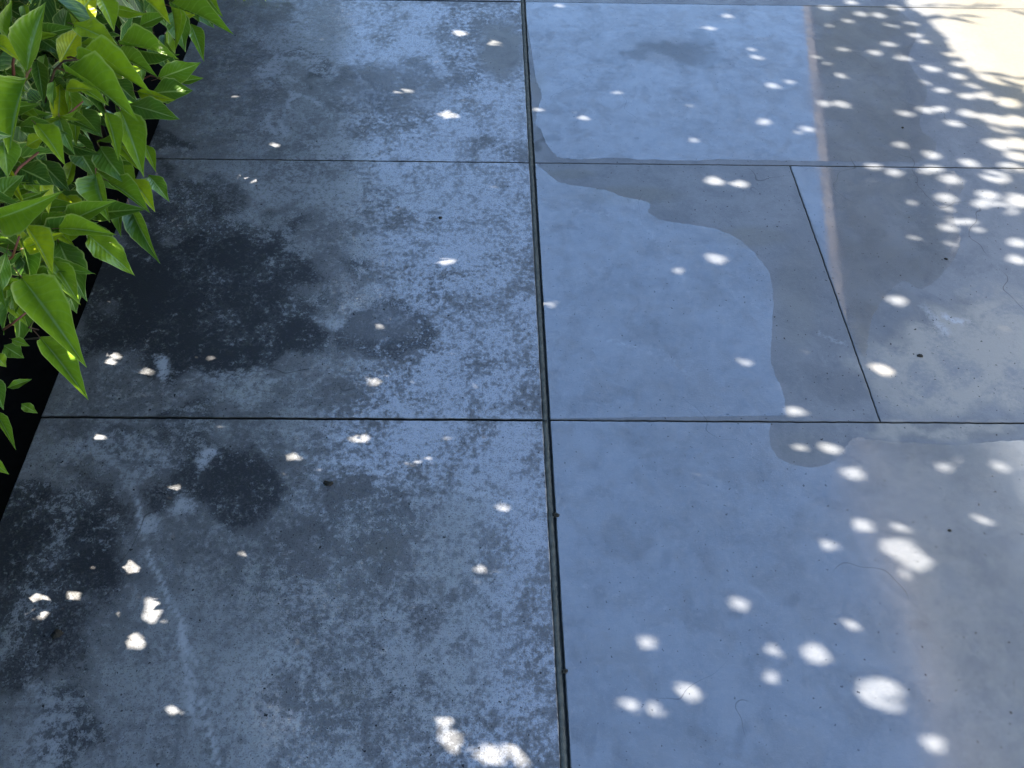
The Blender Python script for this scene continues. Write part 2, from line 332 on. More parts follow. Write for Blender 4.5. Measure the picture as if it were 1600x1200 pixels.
for r in range(6):
    y0, y1 = GY[r], GY[r+1]; den = 1 <= r <= 3
    dz = [0, .0, .0012, 0, .0008, 0][r]
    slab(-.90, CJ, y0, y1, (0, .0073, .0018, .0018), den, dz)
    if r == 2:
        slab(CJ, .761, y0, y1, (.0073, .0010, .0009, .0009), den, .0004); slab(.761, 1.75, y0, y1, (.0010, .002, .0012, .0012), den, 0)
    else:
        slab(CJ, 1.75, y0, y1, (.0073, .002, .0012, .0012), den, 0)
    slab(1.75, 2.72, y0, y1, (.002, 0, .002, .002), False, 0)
for r in range(6):                                   # mortar in the wide joint, worn and uneven
    y0, y1 = GY[r], GY[r+1]; n = 130 if 1 <= r <= 4 else 6; vv = []; ff = []
    for j in range(n+1):
        gy = y0+(y1-y0)*j/n
        for k, (o, z) in enumerate(((-.0072, -.005), (-.0045, -.0016), (.0018, -.0014), (.0042, -.0065), (.0073, -.013))):
            p = grid_pt(CJ+o, gy); p[2] = z+random.uniform(-.0018, .0012); p[0] += random.uniform(-.0008, .0008)*(1 <= k <= 3); vv.append(p)
    for j in range(n):
        for k in range(4): a = j*5+k; ff.append((a, a+1, a+6, a+5))
    mesh_obj('mortar_joint', vv, ff, M['mortar'], pavement, True)

# water films lying on the slabs
def smooth_poly(pts, n=6, close=True):
    out = []; N = len(pts)
    for i in range(N):
        p0, p1, p2, p3 = (np.array(pts[(i+k-1) % N], float) for k in range(4))
        for s in range(n):
            t = s/n
            out.append(.5*((2*p1)+(-p0+p2)*t+(2*p0-5*p1+4*p2-p3)*t*t+(-p0+3*p1-3*p2+p3)*t**3))
    return out
def puddle(curved, straight, label, mat='film'):
    # 'curved' is the free shore (picture points), 'straight' follows joints
    c = [np.array(p, float) for p in curved]; sh = []
    for i in range(len(c)-1):
        p0, p1, p2, p3 = c[max(i-1, 0)], c[i], c[i+1], c[min(i+2, len(c)-1)]
        for s in range(8):
            t = s/8; q = .5*((2*p1)+(-p0+p2)*t+(2*p0-5*p1+4*p2-p3)*t*t+(-p0+3*p1-3*p2+p3)*t**3)
            sh.append(q+np.array([random.gauss(0, .7), random.gauss(0, .6)]))
    sh.append(c[-1])
    top = [gnd(x, y)+np.array([0, 0, .0022]) for x, y in sh]
    top += [np.append(grid_pt(*g)[:2], .0022) for g in straight]
    n = len(top); area = sum(top[i][0]*top[(i+1) % n][1]-top[(i+1) % n][0]*top[i][1] for i in range(n))
    if area < 0: top = top[::-1]
    me = bpy.data.meshes.new('puddle')
    low = [p-np.array([0, 0, .0006]) for p in top]
    me.from_pydata([tuple(p) for p in top+low], [], [tuple(range(n))]+[(i, i+n, (i+1) % n+n, (i+1) % n) for i in range(n)])
    me.materials.append(M[mat]); o = link(bpy.data.objects.new('puddle', me))
    tag(o, label, 'puddle', kind='structure'); return o
e = .009
puddle([(846, 263), (872, 284), (905, 292), (945, 298), (975, 309), (1000, 313), (1016, 321), (1013, 333), (1040, 347), (1085, 353), (1125, 361), (1160, 379), (1186, 405), (1203, 432), (1208, 470), (1206, 520), (1203, 558), (1210, 585), (1222, 610), (1229, 650)],
       [(CJ+.03, GY[2]+.003), (CJ+e, GY[2]+.003), (CJ+e, GY[3]-.004)], 'smooth blue puddle film with curved shore on the middle right slab')
puddle([(1398, 10), (1432, 50), (1418, 96), (1448, 140), (1436, 196), (1462, 226), (1440, 252), (1380, 253), (1300, 253), (1222, 252), (1140, 250), (1060, 252), (960, 248), (900, 250), (868, 243), (852, 222), (846, 205), (836, 190), (846, 150), (838, 128)],
       [(CJ+e, GY[4]-.12), (CJ+e, GY[4]-.003), (1.02, GY[4]-.003)], 'broad blue water film covering the far right slab')
puddle([(1204, 662), (1202, 690), (1214, 714), (1240, 727), (1272, 731), (1302, 721), (1320, 700), (1336, 684), (1372, 689), (1480, 696), (1540, 692), (1600, 689), (1700, 692)],
       [(1.745, GY[1]+.003), (CJ+e, GY[1]+.003), (CJ+e, GY[2]-.003)], 'wide pale blue water film on the near right slab', 'film2')

puddle([(1352, 560), (1360, 505), (1380, 468), (1410, 440), (1440, 452), (1475, 425), (1500, 380), (1488, 330), (1505, 290), (1490, 268)], [(.764, GY[3]-.003), (.764, GY[2]+.19)], 'thin wet film on the slab right of the narrow slanting joint')
# ------------------------------------------------------------------ leaves
def leaf_mesh(name, nu, nv, fold, curl, twist, acum, petiole=False, wave=0.0, seed=0):
    r = random.Random(seed); V, Fc, UV = [], [], []
    for i in range(nu+1):
        t = i/nu
        w = max(0.0, math.sin(math.pi*min(1, t**.90)))**1.12*(1-.30*max(0, t-.62)/.38*acum)
        w = max(w, .03) if i in (0, nu) else w
        if i == nu: w = .012
        for j in range(nv+1):
            s = (j/nv-.5)*2
            ww = w*(1+(r.uniform(-.05, .05) if abs(s) > .9 and 0 < i < nu else 0))
            y = s*ww*.5
            z = abs(y)*math.tan(fold) - curl*(t**2)*.9 + curl*.35*t + wave*math.sin(t*15+s*2)*abs(s)*.02
            x = t - .10*curl*t*t
            a = twist*t; y2 = y*math.cos(a)-0*math.sin(a); z2 = z+y*math.sin(a)
            V.append((x, y2, z2)); UV.append((t, j/nv))
    for i in range(nu):
        for j in range(nv):
            a = i*(nv+1)+j; Fc.append((a, a+nv+1, a+nv+2, a+1))
    return V, Fc, UV
def mk_leaf(name, V, Fc, UV, mat):
    me = bpy.data.meshes.new(name); me.from_pydata(V, [], Fc); me.update()
    uv = me.uv_layers.new(name='UVMap')
    for l in me.loops: uv.data[l.index].uv = UV[l.vertex_index]
    me.polygons.foreach_set('use_smooth', [True]*len(me.polygons)); me.materials.append(mat); return me
VAR = []
for k, (fo, cu, tw, ac, wv) in enumerate([(.38, .30, .15, .9, .8), (.28, .42, -.2, 1, 1.2), (.52, .24, .1, .8, .6), (.33, .50, .3, 1, 1.0), (.20, .2, -.1, .7, 1.6), (.66, .35, -.25, .9, .4), (.42, .10, .35, .8, 1.2)]):
    VAR.append(mk_leaf('leaf', *leaf_mesh('leaf', 20, 8, fo, cu, tw, ac, wave=wv, seed=k), M['leaf']))
pv, pf = tubedata([(-.16, 0, -.03), (-.08, 0, 0), (.02, 0, .002)], [.012, .013, .012], 6)
PET = bpy.data.meshes.new('petiole'); PET.from_pydata([tuple(v) for v in pv], [], pf); PET.materials.append(M['petiole'])
LOWV, LOWF, LOWUV = leaf_mesh('low', 5, 2, .35, .3, .1, .9)
LOWV = np.array(LOWV); LOWF = np.array(LOWF); LOWUV = np.array(LOWUV)
OUT = [0*3+1]+[i*3+0 for i in range(1, 5)]+[5*3+1]+[i*3+2 for i in range(4, 0, -1)]     # outline ring
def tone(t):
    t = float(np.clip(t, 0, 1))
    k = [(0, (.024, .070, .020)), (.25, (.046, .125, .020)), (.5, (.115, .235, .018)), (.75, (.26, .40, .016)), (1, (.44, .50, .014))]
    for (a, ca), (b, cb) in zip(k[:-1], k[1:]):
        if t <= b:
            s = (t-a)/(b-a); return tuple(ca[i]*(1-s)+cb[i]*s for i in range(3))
def frame_from(P0, P1, nrm):
    x = P1-P0; L = np.linalg.norm(x); x = x/L
    z = nrm-x*(nrm@x); z = z/np.linalg.norm(z); y = np.cross(z, x)
    return x, y, z, L

hedge = empty('laurel_hedge', (-1.2, 1.2, -.32))
HO = np.array([-1.2, 1.2, -.32])
tag(hedge, 'glossy green laurel hedge with pointed leaves and red stalks overhanging the paving', 'hedge')
OUTLINES = []                                     # leaf outlines of the hand placed leaves, for the shade
def base_point(x, y, d):
    v = ray(x, y); t = (-.68-d-C0[0])/v[0]; P = C0+v*t
    if P[2] < .11: P = gnd(x, y, .11)
    return P
def place_leaf(bx, by, tx, ty, wpx, d, tn, roll, var, tilt=0.0, pet=True):
    P0 = base_point(bx, by, d)
    dep = (P0-C0)@D
    v = ray(tx, ty); Lpx = math.hypot(tx-bx, ty-by); L0 = Lpx*dep/F
    P1 = C0+v*((dep-tilt*L0)/(v@D))
    if P1[2] < .012: P1 = gnd(tx, ty, .012)
    view = C0-P0; view = view/np.linalg.norm(view)
    x = (P1-P0)/np.linalg.norm(P1-P0)
    n = view+.25*np.array([0, 0, 1]); side = np.cross(n, x); side /= np.linalg.norm(side)
    n = n*math.cos(roll)+side*math.sin(roll)*np.linalg.norm(n)
    x, y, z, L = frame_from(P0, P1, n)
    wid = wpx*dep/F*.90
    me = VAR[var % len(VAR)]
    o = bpy.data.objects.new('leaf', me); link(o, hedge)
    # keep the bent tip on the target: the mesh tip sits at (1-.1c, 0, -.55c) of its length
    tip = np.array(me.vertices[20*9+4].co)
    ang = math.atan2(tip[2], tip[0]); tl = math.hypot(tip[0], tip[2])
    xr = x*math.cos(-ang)+z*math.sin(-ang); zr = -x*math.sin(-ang)+z*math.cos(-ang)
    sc = L/tl
    Mx = Matrix(((xr[0]*sc, y[0]*wid, zr[0]*sc*.8, P0[0]-HO[0]), (xr[1]*sc, y[1]*wid, zr[1]*sc*.8, P0[1]-HO[1]), (xr[2]*sc, y[2]*wid, zr[2]*sc*.8, P0[2]-HO[2]), (0, 0, 0, 1)))
    o.matrix_local = Mx
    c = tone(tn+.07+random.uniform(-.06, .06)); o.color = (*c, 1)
    if pet:
        q = bpy.data.objects.new('petiole', PET); link(q, o)
    A = np.array(Mx); A[:3, 3] += HO
    ring = [4]+[i*9 for i in range(1, 20, 3)]+[20*9+4]+[i*9+8 for i in range(19, 0, -3)]
    pts = np.array([me.vertices[i].co for i in ring]); OUTLINES.append(pts@A[:3, :3].T+A[:3, 3])
    return o
LEAVES = [  # base x, y, tip x, y, width, depth behind the face, tone, roll, shape, tilt
 (25, 80, 20, 0, 24, .03, .62, .5, 2, .1), (28, 74, 50, 15, 36, .06, .25, -.3, 1, 0), (42, 112, 74, 3, 52, .0, .5, .2, 5, .1), (98, 64, 108, 8, 30, .06, .1, .2, 0, 0),
 (114, 38, 152, -14, 48, .04, .95, .1, 4, .2), (114, 38, 186, 73, 42, .01, .72, .2, 4, .3), (94, 98, 128, 42, 38, .05, .92, .1, 4, 0), (126, 68, 165, 92, 26, .04, .6, .2, 0, .2),
 (120, 92, 241, 153, 36, -.02, .62, .45, 2, .35), (103, 112, 219, 196, 50, -.03, .58, .35, 2, .35), (103, 139, 147, 141, 22, .05, .85, .2, 0, .2), (-16, 62, 33, 98, 26, .02, .88, .3, 0, .2),
 (42, 122, 17, 252, 46, -.02, .52, -.3, 5, .2), (154, -8, 178, 52, 34, .03, .68, .4, 0, .2), (-10, 30, 22, 70, 46, .06, .15, 0, 1, .1), (212, -10, 268, 42, 34, .0, .88, .4, 2, .3),
 (266, 8, 271, 84, 15, .03, .62, .6, 5, .2), (276, 12, 290, 82, 40, .06, .3, -.2, 4, .2), (298, 38, 319, 99, 24, .09, .35, .2, 0, .2), (266, 10, 368, 58, 38, .0, .38, .3, 2, .3),
 (318, -14, 350, 28, 32, -.01, .42, -.2, 0, .3), (187, 70, 282, 96, 36, .0, .45, .35, 2, .3), (178, 88, 249, 124, 32, .02, .35, .3, 2, .3), (246, 123, 315, 97, 36, .03, .4, -.3, 4, .2),
 (238, 146, 303, 142, 44, .04, .28, .1, 4, .2), (203, 164, 283, 188, 42, .06, .24, .1, 4, .2), (282, 128, 320, 122, 16, .09, .35, 0, 0, .2), (166, 176, 185, 254, 26, .02, .6, .3, 2, .3),
 (188, 172, 225, 281, 46, .02, .52, .2, 0, .3), (226, 226, 244, 271, 18, .07, .5, .2, 0, .2), (156, 230, 206, 294, 44, .04, .25, -.2, 1, .2), (56, 194, 103, 263, 34, .0, .68, .3, 0, .3),
 (93, 184, 119, 244, 32, .03, .28, -.3, 1, .2), (42, 228, 72, 212, 26, .04, .82, .1, 4, .2), (28, 262, 86, 290, 52, .06, .08, .1, 4, .1), (-6, 146, 20, 190, 44, .07, .12, 0, 1, .1),
 (-10, 182, 17, 208, 32, .04, .62, 0, 4, .2), (4, 212, 12, 280, 44, .0, .48, .2, 0, .2), (-8, 342, 102, 296, 46, -.03, .58, -.35, 5, .2), (-6, 316, 42, 272, 40, .03, .32, .2, 1, .1),
 (40, 282, 64, 304, 24, .04, .6, .1, 4, .1), (0, 360, 14, 487, 36, -.02, .55, -.4, 5, .2), (40, 352, 83, 432, 34, .0, .78, .4, 2, .3), (92, 357, 186, 369, 34, -.01, .5, .1, 0, .3),
 (150, 272, 174, 350, 44, .02, .5, -.3, 5, .2), (184, 318, 190, 372, 20, .04, .45, -.2, 0, .2), (136, 366, 211, 432, 46, .0, .62, .1, 4, .2), (92, 378, 138, 474, 60, .04, .24, -.1, 1, .2),
 (203, 322, 252, 414, 36, .02, .26, -.2, 0, .3), (170, 284, 236, 336, 34, .02, .4, .3, 2, .3), (204, 280, 243, 334, 28, .0, .76, .3, 0, .3), (232, 274, 266, 318, 30, .03, .34, .1, 1, .2),
 (34, 434, 137, 578, 68, -.04, .5, .1, 2, .3), (82, 408, 126, 478, 38, .03, .58, .1, 0, .2), (63, 528, 139, 628, 44, -.03, .46, .2, 2, .3), (18, 530, 47, 541, 16, .05, .5, 0, 4, .1),
 (6, 540, 38, 560, 30, .08, .3, 0, 4, .1), (-10, 552, 10, 574, 24, .05, .66, 0, 4, .1), (12, 606, 51, 592, 15, .2, .38, 0, 4, 0), (33, 631, 59, 646, 17, .2, .42, 0, 4, 0),
 (-14, 588, 6, 642, 28, .02, .3, .1, 0, .2), (-8, 642, 25, 704, 16, .02, .42, .2, 2, .2), (-14, 720, 15, 742, 18, .02, .52, 0, 0, .2),
 # inner leaves behind the first layer
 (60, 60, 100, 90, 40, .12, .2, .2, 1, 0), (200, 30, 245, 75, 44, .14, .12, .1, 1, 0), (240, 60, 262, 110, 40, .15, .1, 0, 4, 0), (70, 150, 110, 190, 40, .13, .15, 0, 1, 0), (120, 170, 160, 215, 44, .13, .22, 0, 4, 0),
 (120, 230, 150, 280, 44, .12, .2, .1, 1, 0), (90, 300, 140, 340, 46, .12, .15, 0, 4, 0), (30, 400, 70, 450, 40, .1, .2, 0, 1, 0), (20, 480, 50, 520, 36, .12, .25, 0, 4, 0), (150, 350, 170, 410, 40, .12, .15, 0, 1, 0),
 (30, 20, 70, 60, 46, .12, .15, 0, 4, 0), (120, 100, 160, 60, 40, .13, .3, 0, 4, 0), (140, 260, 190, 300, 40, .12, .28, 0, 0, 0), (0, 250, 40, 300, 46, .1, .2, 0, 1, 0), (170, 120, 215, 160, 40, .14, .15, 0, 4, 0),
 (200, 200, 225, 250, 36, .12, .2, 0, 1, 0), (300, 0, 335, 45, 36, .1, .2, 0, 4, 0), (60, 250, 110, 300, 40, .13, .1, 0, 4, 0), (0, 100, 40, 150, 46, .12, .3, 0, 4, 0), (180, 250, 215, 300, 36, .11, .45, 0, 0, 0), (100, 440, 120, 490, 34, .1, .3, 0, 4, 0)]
for L in LEAVES: place_leaf(*L, pet=(L[5] < .08))
LR = random.Random(5)
for k in range(95):                               # the rest of the outer layer, tucked between the first ones
    y = LR.uniform(-10, 470); xm = np.interp(y, [-10, 60, 130, 200, 300, 380, 440, 480], [300, 262, 225, 190, 165, 110, 60, 25])
    x = LR.uniform(-15, xm); L = LR.uniform(48, 88)*(.8+.4*y/470); a = LR.uniform(-.5, 2.0)
    place_leaf(x, y, x+L*math.cos(a), y+L*math.sin(a), L*LR.uniform(.32, .40), LR.uniform(.04, .13), LR.choice((.05, .12, .2, .3, .42, .5, .65, .85)), LR.uniform(-.6, .6), k, LR.uniform(0, .35), pet=(k % 3 == 0))

# stems and twigs
def stem(pts, r0, r1, mat='twig', name='stem', n=7):
    P = [np.array(p)-HO for p in pts]; k = len(P)
    v, f = tubedata(P, [r0+(r1-r0)*i/(k-1) for i in range(k)], n)
    return mesh_obj(name, v, f, M[mat], hedge, True)
for y in (-.5, .1, .7, 1.3, 1.9, 2.5, 3.1):
    b = np.array([-1.3+random.uniform(-.1, .1), y, -.36])
    for q in range(3):
        a = b+np.array([random.uniform(-.05, .12), random.uniform(-.15, .15), .5]); c = a+np.array([random.uniform(-.2, .25), random.uniform(-.25, .25), .55]); d_ = c+np.array([random.uniform(-.15, .2), random.uniform(-.2, .2), .4])
        stem([b, a, c, d_], .014, .004)
def twig_px(pts, d0, d1, r0, r1, mat='twig'):
    P = [base_point(x, y, d0+(d1-d0)*i/(len(pts)-1)) for i, (x, y) in enumerate(pts)]
    stem(P, r0, r1, mat, 'twig', 6)
twig_px([(70, 160), (85, 110), (100, 95), (130, 92)], .10, .0, .0024, .0014)
twig_px([(20, 150), (22, 120), (20, 100), (26, 70)], .06, .03, .0030, .0018, 'petiole')
twig_px([(10, 290), (30, 262), (60, 238)], .03, .02, .0026, .0016, 'petiole')
twig_px([(85, 200), (105, 180), (130, 158)], .08, .03, .0024, .0014, 'petiole')
twig_px([(40, 530), (60, 528), (66, 532)], .06, -.02, .0014, .0012)
twig_px([(5, 515), (20, 505), (45, 485)], .05, .0, .0020, .0014, 'petiole')
twig_px([(60, 515), (45, 512), (60, 490)], .08, .05, .0012, .0012)
twig_px([(120, 310), (150, 265), (160, 230)], .12, .05, .0024, .0014)
twig_px([(0, 420), (20, 400), (30, 370)], .08, .02, .0024, .0016, 'petiole')
twig_px([(210, 130), (235, 118), (250, 122)], .08, .02, .0018, .0012, 'petiole')

# ------------------------------------------------------------------ hedge mass: its gaps let the sun flecks through
CELL = .004; X0, X1, Y0, Y1 = -1.10, 1.95, -.10, 2.62
GXN, GYN = int((X1-X0)/CELL), int((Y1-Y0)/CELL)
cover = np.zeros((GYN, GXN), bool); openm = np.zeros((GYN, GXN), bool)
sxy = SUN[:2]/SUN[2]
def shade_pts(P): return P[:, :2]-P[:, 2:3]*sxy
def raster(poly):
    i0, j0 = np.floor((poly.min(0)-[X0, Y0])/CELL).astype(int); i1, j1 = np.ceil((poly.max(0)-[X0, Y0])/CELL).astype(int)
    i0, j0, i1, j1 = max(i0, 0), max(j0, 0), min(i1, GXN), min(j1, GYN)
    if i1 <= i0 or j1 <= j0: return None
    gx = X0+(np.arange(i0, i1)+.5)*CELL; gy = (Y0+(np.arange(j0, j1)+.5)*CELL)[:, None]
    ins = np.zeros((j1-j0, i1-i0), bool)
    xa, ya = poly[-1]
    for xb, yb in poly:
        if ya != yb:
            ins ^= ((ya > gy) != (yb > gy)) & (gx < (xb-xa)*(gy-ya)/(yb-ya)+xa)
        xa, ya = xb, yb
    return (slice(j0, j1), slice(i0, i1)), ins
SE = SUN_EL
ua = np.array([math.sin(SUN_AZ), math.cos(SUN_AZ)]); ub = np.array([-ua[1], ua[0]])
def fleck(x, y, rad, asp=1.0, rot=0.0):
    g = gnd(x, y)[:2]; a = np.linspace(0, 2*math.pi, 14, endpoint=False)
    la, lb = rad*asp*np.cos(a), rad*np.sin(a)*(1+.12*np.sin(3*a+x))
    la, lb = la*math.cos(rot)-lb*math.sin(rot), la*math.sin(rot)+lb*math.cos(rot)
    poly = g+np.outer(la/math.sin(SE)**.8, ua)+np.outer(lb, ub)
    r = raster(poly)
    if r: openm[r[0]] |= r[1]
FLECKS = [  # picture x, y, gap radius in mm
 (1377, 1085, 25), (1403, 855, 18), (1416, 865, 18), (1430, 876, 17), (1423, 899, 9), (1411, 823, 10), (1347, 820, 11), (1287, 852, 12), (1160, 942, 12), (1007, 1003, 12), (1076, 1081, 12), (1275, 1022, 14), (1330, 976, 7), (1206, 1016, 7), (1205, 1060, 8),
 (983, 1100, 9), (1023, 1108, 8), (1242, 1135, 8), (1460, 1160, 11), (1332, 740, 13), (1297, 700, 12), (1244, 645, 12), (1252, 700, 6), (1476, 730, 8), (1502, 724, 7), (1564, 729, 10), (1537, 811, 10), (1090, 743, 7), (783, 790, 9), (697, 681, 8),
 (644, 716, 11), (664, 708, 12), (563, 684, 12), (458, 715, 10), (448, 733, 9), (481, 741, 8), (768, 1180, 14), (803, 1172, 9), (815, 1186, 9), (695, 1126, 8), (704, 1150, 9), (706, 1166, 8), (750, 888, 5), (777, 861, 4),
 (237, 943, 8), (240, 962, 13), (212, 1005, 13), (205, 886, 9), (268, 1110, 7), (56, 936, 6), (66, 934, 5), (116, 932, 7), (68, 962, 5), (195, 958, 7), (157, 682, 8), (275, 762, 7), (590, 583, 9), (588, 597, 8), (710, 552, 6), (700, 410, 13),
 (393, 282, 12), (370, 153, 12), (702, 180, 16), (640, 140, 14), (622, 146, 10), (718, 52, 15), (772, 67, 12), (430, 226, 9), (182, 556, 8), (175, 565, 8), (232, 581, 8), (383, 868, 5), (397, 872, 5), (595, 511, 6), (330, 560, 4),
 (1121, 405, 13), (1065, 424, 9), (1116, 283, 14), (1157, 288, 12), (1166, 567, 8), (863, 475, 6), (853, 474, 4), (910, 185, 11), (1212, 134, 14), (1234, 128, 8), (1184, 89, 12), (1176, 77, 8), (1140, 26, 13), (1110, 44, 9), (1192, 190, 13), (1260, 201, 11),
 (1247, 207, 6), (966, 145, 7), (842, 172, 7), (1080, 165, 6), (1082, 219, 6), (875, 9, 9), (1292, 12, 15), (1288, 162, 11), (1314, 163, 14), (1316, 118, 11), (1275, 89, 7), (1325, 33, 10), (1316, 77, 10), (1292, 99, 6), (1296, 40, 6),
 (1367, 82, 13), (1388, 69, 12), (1412, 91, 14), (1457, 107, 18), (1393, 38, 15), (1345, 22, 13), (1372, 24, 13), (1422, 38, 15), (1470, 141, 12), (1495, 119, 13), (1445, 130, 9), (1415, 177, 13), (1446, 172, 14), (1467, 170, 12), (1513, 178, 16), (1492, 194, 14),
 (1407, 227, 11), (1455, 242, 13), (1365, 260, 12), (1398, 270, 11), (1460, 263, 13), (1446, 268, 10), (1484, 280, 17), (1514, 255, 14), (1555, 276, 17), (1580, 262, 15), (1478, 310, 16), (1430, 318, 8), (1480, 325, 8), (1540, 320, 14), (1565, 326, 15), (1492, 345, 12), (1512, 346, 12),
 (1482, 357, 12), (1530, 360, 10), (1590, 380, 14), (1590, 407, 12), (1403, 470, 14), (1379, 577, 13), (1430, 372, 6), (1485, 380, 6), (1595, 315, 18), (1545, 305, 12), (1570, 200, 18), (1550, 185, 16), (1590, 190, 18), (1560, 225, 16), (1590, 225, 18), (1590, 245, 14), (1510, 150, 14), (1540, 150, 14), (1575, 160, 16), (1520, 135, 14), (1500, 100, 14), (1485, 85, 12), (1430, 55, 12), (1445, 65, 10), (1400, 12, 14), (1330, 4, 12)]
for q in FLECKS: fleck(q[0], q[1], q[2]*.001*(1.35 if q[0] > 1530 and 140 < q[1] < 335 else 1)*(.80+.16*min(1, max(0, (q[0]-500)/500))))
lit = np.array([gnd(x, y)[:2] for x, y in [(1395, -60), (1420, 8), (1448, 26), (1466, 46), (1482, 60), (1486, 76), (1512, 100), (1534, 124), (1566, 132), (1600, 138), (1640, 200), (1640, 300), (1660, 420), (1720, 560), (2300, 560), (2400, -60)]])
r = raster(lit); openm[r[0]] |= r[1]
openlit = np.zeros_like(openm); openlit[r[0]] |= r[1]
LIT_IN = lit

VIS = [(-60, -60), (345, -60), (320, 20), (270, 110), (235, 190), (215, 270), (180, 350), (110, 420), (60, 470), (20, 520), (-60, 560)]
def in_poly(px, py, poly):
    ins = np.zeros(px.shape, bool); xa, ya = poly[-1]
    for xb, yb in poly:
        if ya != yb: ins ^= ((ya > py) != (yb > py)) & (px < (xb-xa)*(py-ya)/(yb-ya)+xa)
        xa, ya = xb, yb
    return ins
def intrudes(P):                                  # would hang into the open view of the paving
    x, y, d = pix(P)
    fr = (d > .02) & (x > -40) & (x < 1640) & (y > -40) & (y < 1240)
    return bool((fr & ~in_poly(x, y, VIS)).any()) or bool((np.linalg.norm(P-C0, axis=1) < .5).any())
for o in OUTLINES:
    r = raster(shade_pts(o))
    if r: cover[r[0]] |= r[1]
HZ = 1.47
mats = []                                         # accepted leaves as (origin, x, y, z, length, width, tone)
def pts_of(o, x, y, z, L, w, idx=None):
    V = LOWV if idx is None else LOWV[idx]
    return o+np.outer(V[:, 0]*L, x)+np.outer(V[:, 1]*w, y)+np.outer(V[:, 2]*L*.8, z)
def rand_dir(down=.3):
    a = rng.normal(size=3); a[2] -= down; return a/np.linalg.norm(a)
def front(z): return -.74 if z > .55 else -1.02
n_try = 15000
for k in range(n_try):
    z = .10+(HZ-.10)*rng.random(); xf = front(z)-.10*max(0, (z-1.3)/.2); x = xf-(rng.random()**1.3)*(xf+1.75)
    o = np.array([x, -.75+4.15*rng.random(), z]); xd = rand_dir(.35); n = np.array([.35, 0, .5])+rng.normal(size=3)*.7
    L = .09+.06*rng.random(); w = L*(.34+.08*rng.random())
    try: xx, yy, zz, _ = frame_from(np.zeros(3), xd, n)
    except Exception: continue
    P = pts_of(o, xx, yy, zz, L, w)
    if P[:, 2].max() > HZ+.03 or intrudes(P): continue
    r = raster(shade_pts(P[OUT]))
    if r:
        hit = r[1] & openm[r[0]]; c = int(hit.sum())
        if c:
            hl = int((r[1] & openlit[r[0]]).sum())
            if not (hl == c and c < .55*r[1].sum() and rng.random() < .45): continue
        cover[r[0]] |= r[1]
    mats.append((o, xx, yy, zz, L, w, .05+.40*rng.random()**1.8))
n_base = len(mats)
dil = openm.copy()
dil[1:] |= openm[:-1]; dil[:-1] |= openm[1:]; dil[:, 1:] |= openm[:, :-1]; dil[:, :-1] |= openm[:, 1:]
fails = np.zeros_like(cover)
for rnd in range(6):
    todo = np.argwhere(~cover & ~dil & ~fails)
    rng.shuffle(todo)
    for (j, i) in todo:
        if cover[j, i]: continue
        g = np.array([X0+(i+.5)*CELL, Y0+(j+.5)*CELL]); done = False
        sizes = (.12, .10, .08, .06, .045, .03, .022) if rnd == 0 else (.06, .04, .028, .02, .014)
        for L in sizes:
            for q in range(2):
                zl = (g[0]+.76)/(-sxy[0]); zh = min(HZ, (g[0]+1.7)/(-sxy[0]))
                if zh <= max(zl, .1): zl = max(.1, zh-.08)
                z = max(zl, .1)+(zh-max(zl, .1))*rng.random()**1.6
                c = np.append(g+sxy*z, z)
                n = SUN+rng.normal(size=3)*.35; xd = rng.normal(size=3)
                xx, yy, zz, _ = frame_from(np.zeros(3), xd, n); w = L*.42
                P = pts_of(c-xx*L*.5, xx, yy, zz, L, w)
                if intrudes(P): continue
                r = raster(shade_pts(P[OUT]))
                if r is None or (r[1] & openm[r[0]]).any(): continue
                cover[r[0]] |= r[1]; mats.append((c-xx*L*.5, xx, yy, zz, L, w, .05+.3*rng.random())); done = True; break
            if done: break
        if not done: fails[j, i] = True
    if rnd >= 1: fails[:] = fails if rnd < 2 else True
SR = random.Random(9)
for k in range(13):                               # young shoots standing out of the clipped top
    b_ = np.array([-.80+SR.uniform(-.06, .04), 1.45+k*.145+SR.uniform(-.05, .05), 1.38]); tip_ = b_+np.array([SR.uniform(.02, .22), SR.uniform(-.10, .10), SR.uniform(.14, .27)])
    mid_ = (b_+tip_)/2+np.array([SR.uniform(-.02, .02), SR.uniform(-.03, .03), .02]); stem([b_, mid_, tip_], .0028, .0012, 'twig', 'shoot', 5)
    for q in range(7):
        u_ = .25+.75*q/6; P_ = b_+(tip_-b_)*u_; xd = (tip_-b_)/np.linalg.norm(tip_-b_)*.6+np.array([SR.gauss(0, .6), SR.gauss(0, .6), SR.gauss(.1, .3)])
        xx, yy, zz, _ = frame_from(np.zeros(3), xd, np.array([SR.gauss(0, 1), SR.gauss(0, 1), SR.gauss(.5, .6)])); L_ = SR.uniform(.05, .095)
        mats.append((P_, xx, yy, zz, L_, L_*.30, SR.uniform(.3, .8)))
print('hedge leaves', n_base, len(mats), 'uncovered', int((~cover & ~dil).sum()), 'open', int(openm.sum()))
nl = len(mats); nv = len(LOWV)
O = np.array([m[0] for m in mats])-HO; XX = np.array([m[1] for m in mats]); YY = np.array([m[2] for m in mats]); ZZ = np.array([m[3] for m in mats])
LL = np.array([m[4] for m in mats])[:, None, None]; WW = np.array([m[5] for m in mats])[:, None, None]
V = O[:, None]+LOWV[None, :, 0:1]*LL*XX[:, None]+LOWV[None, :, 1:2]*WW*YY[:, None]+LOWV[None, :, 2:3]*LL*.8*ZZ[:, None]
Fa = (LOWF[None]+(np.arange(nl)*nv)[:, None, None]).reshape(-1, 4)
me = bpy.data.meshes.new('foliage'); me.from_pydata(V.reshape(-1, 3).tolist(), [], Fa.tolist()); me.update()
uv = me.uv_layers.new(name='UVMap'); li = np.array([l.vertex_index for l in me.loops]) % nv
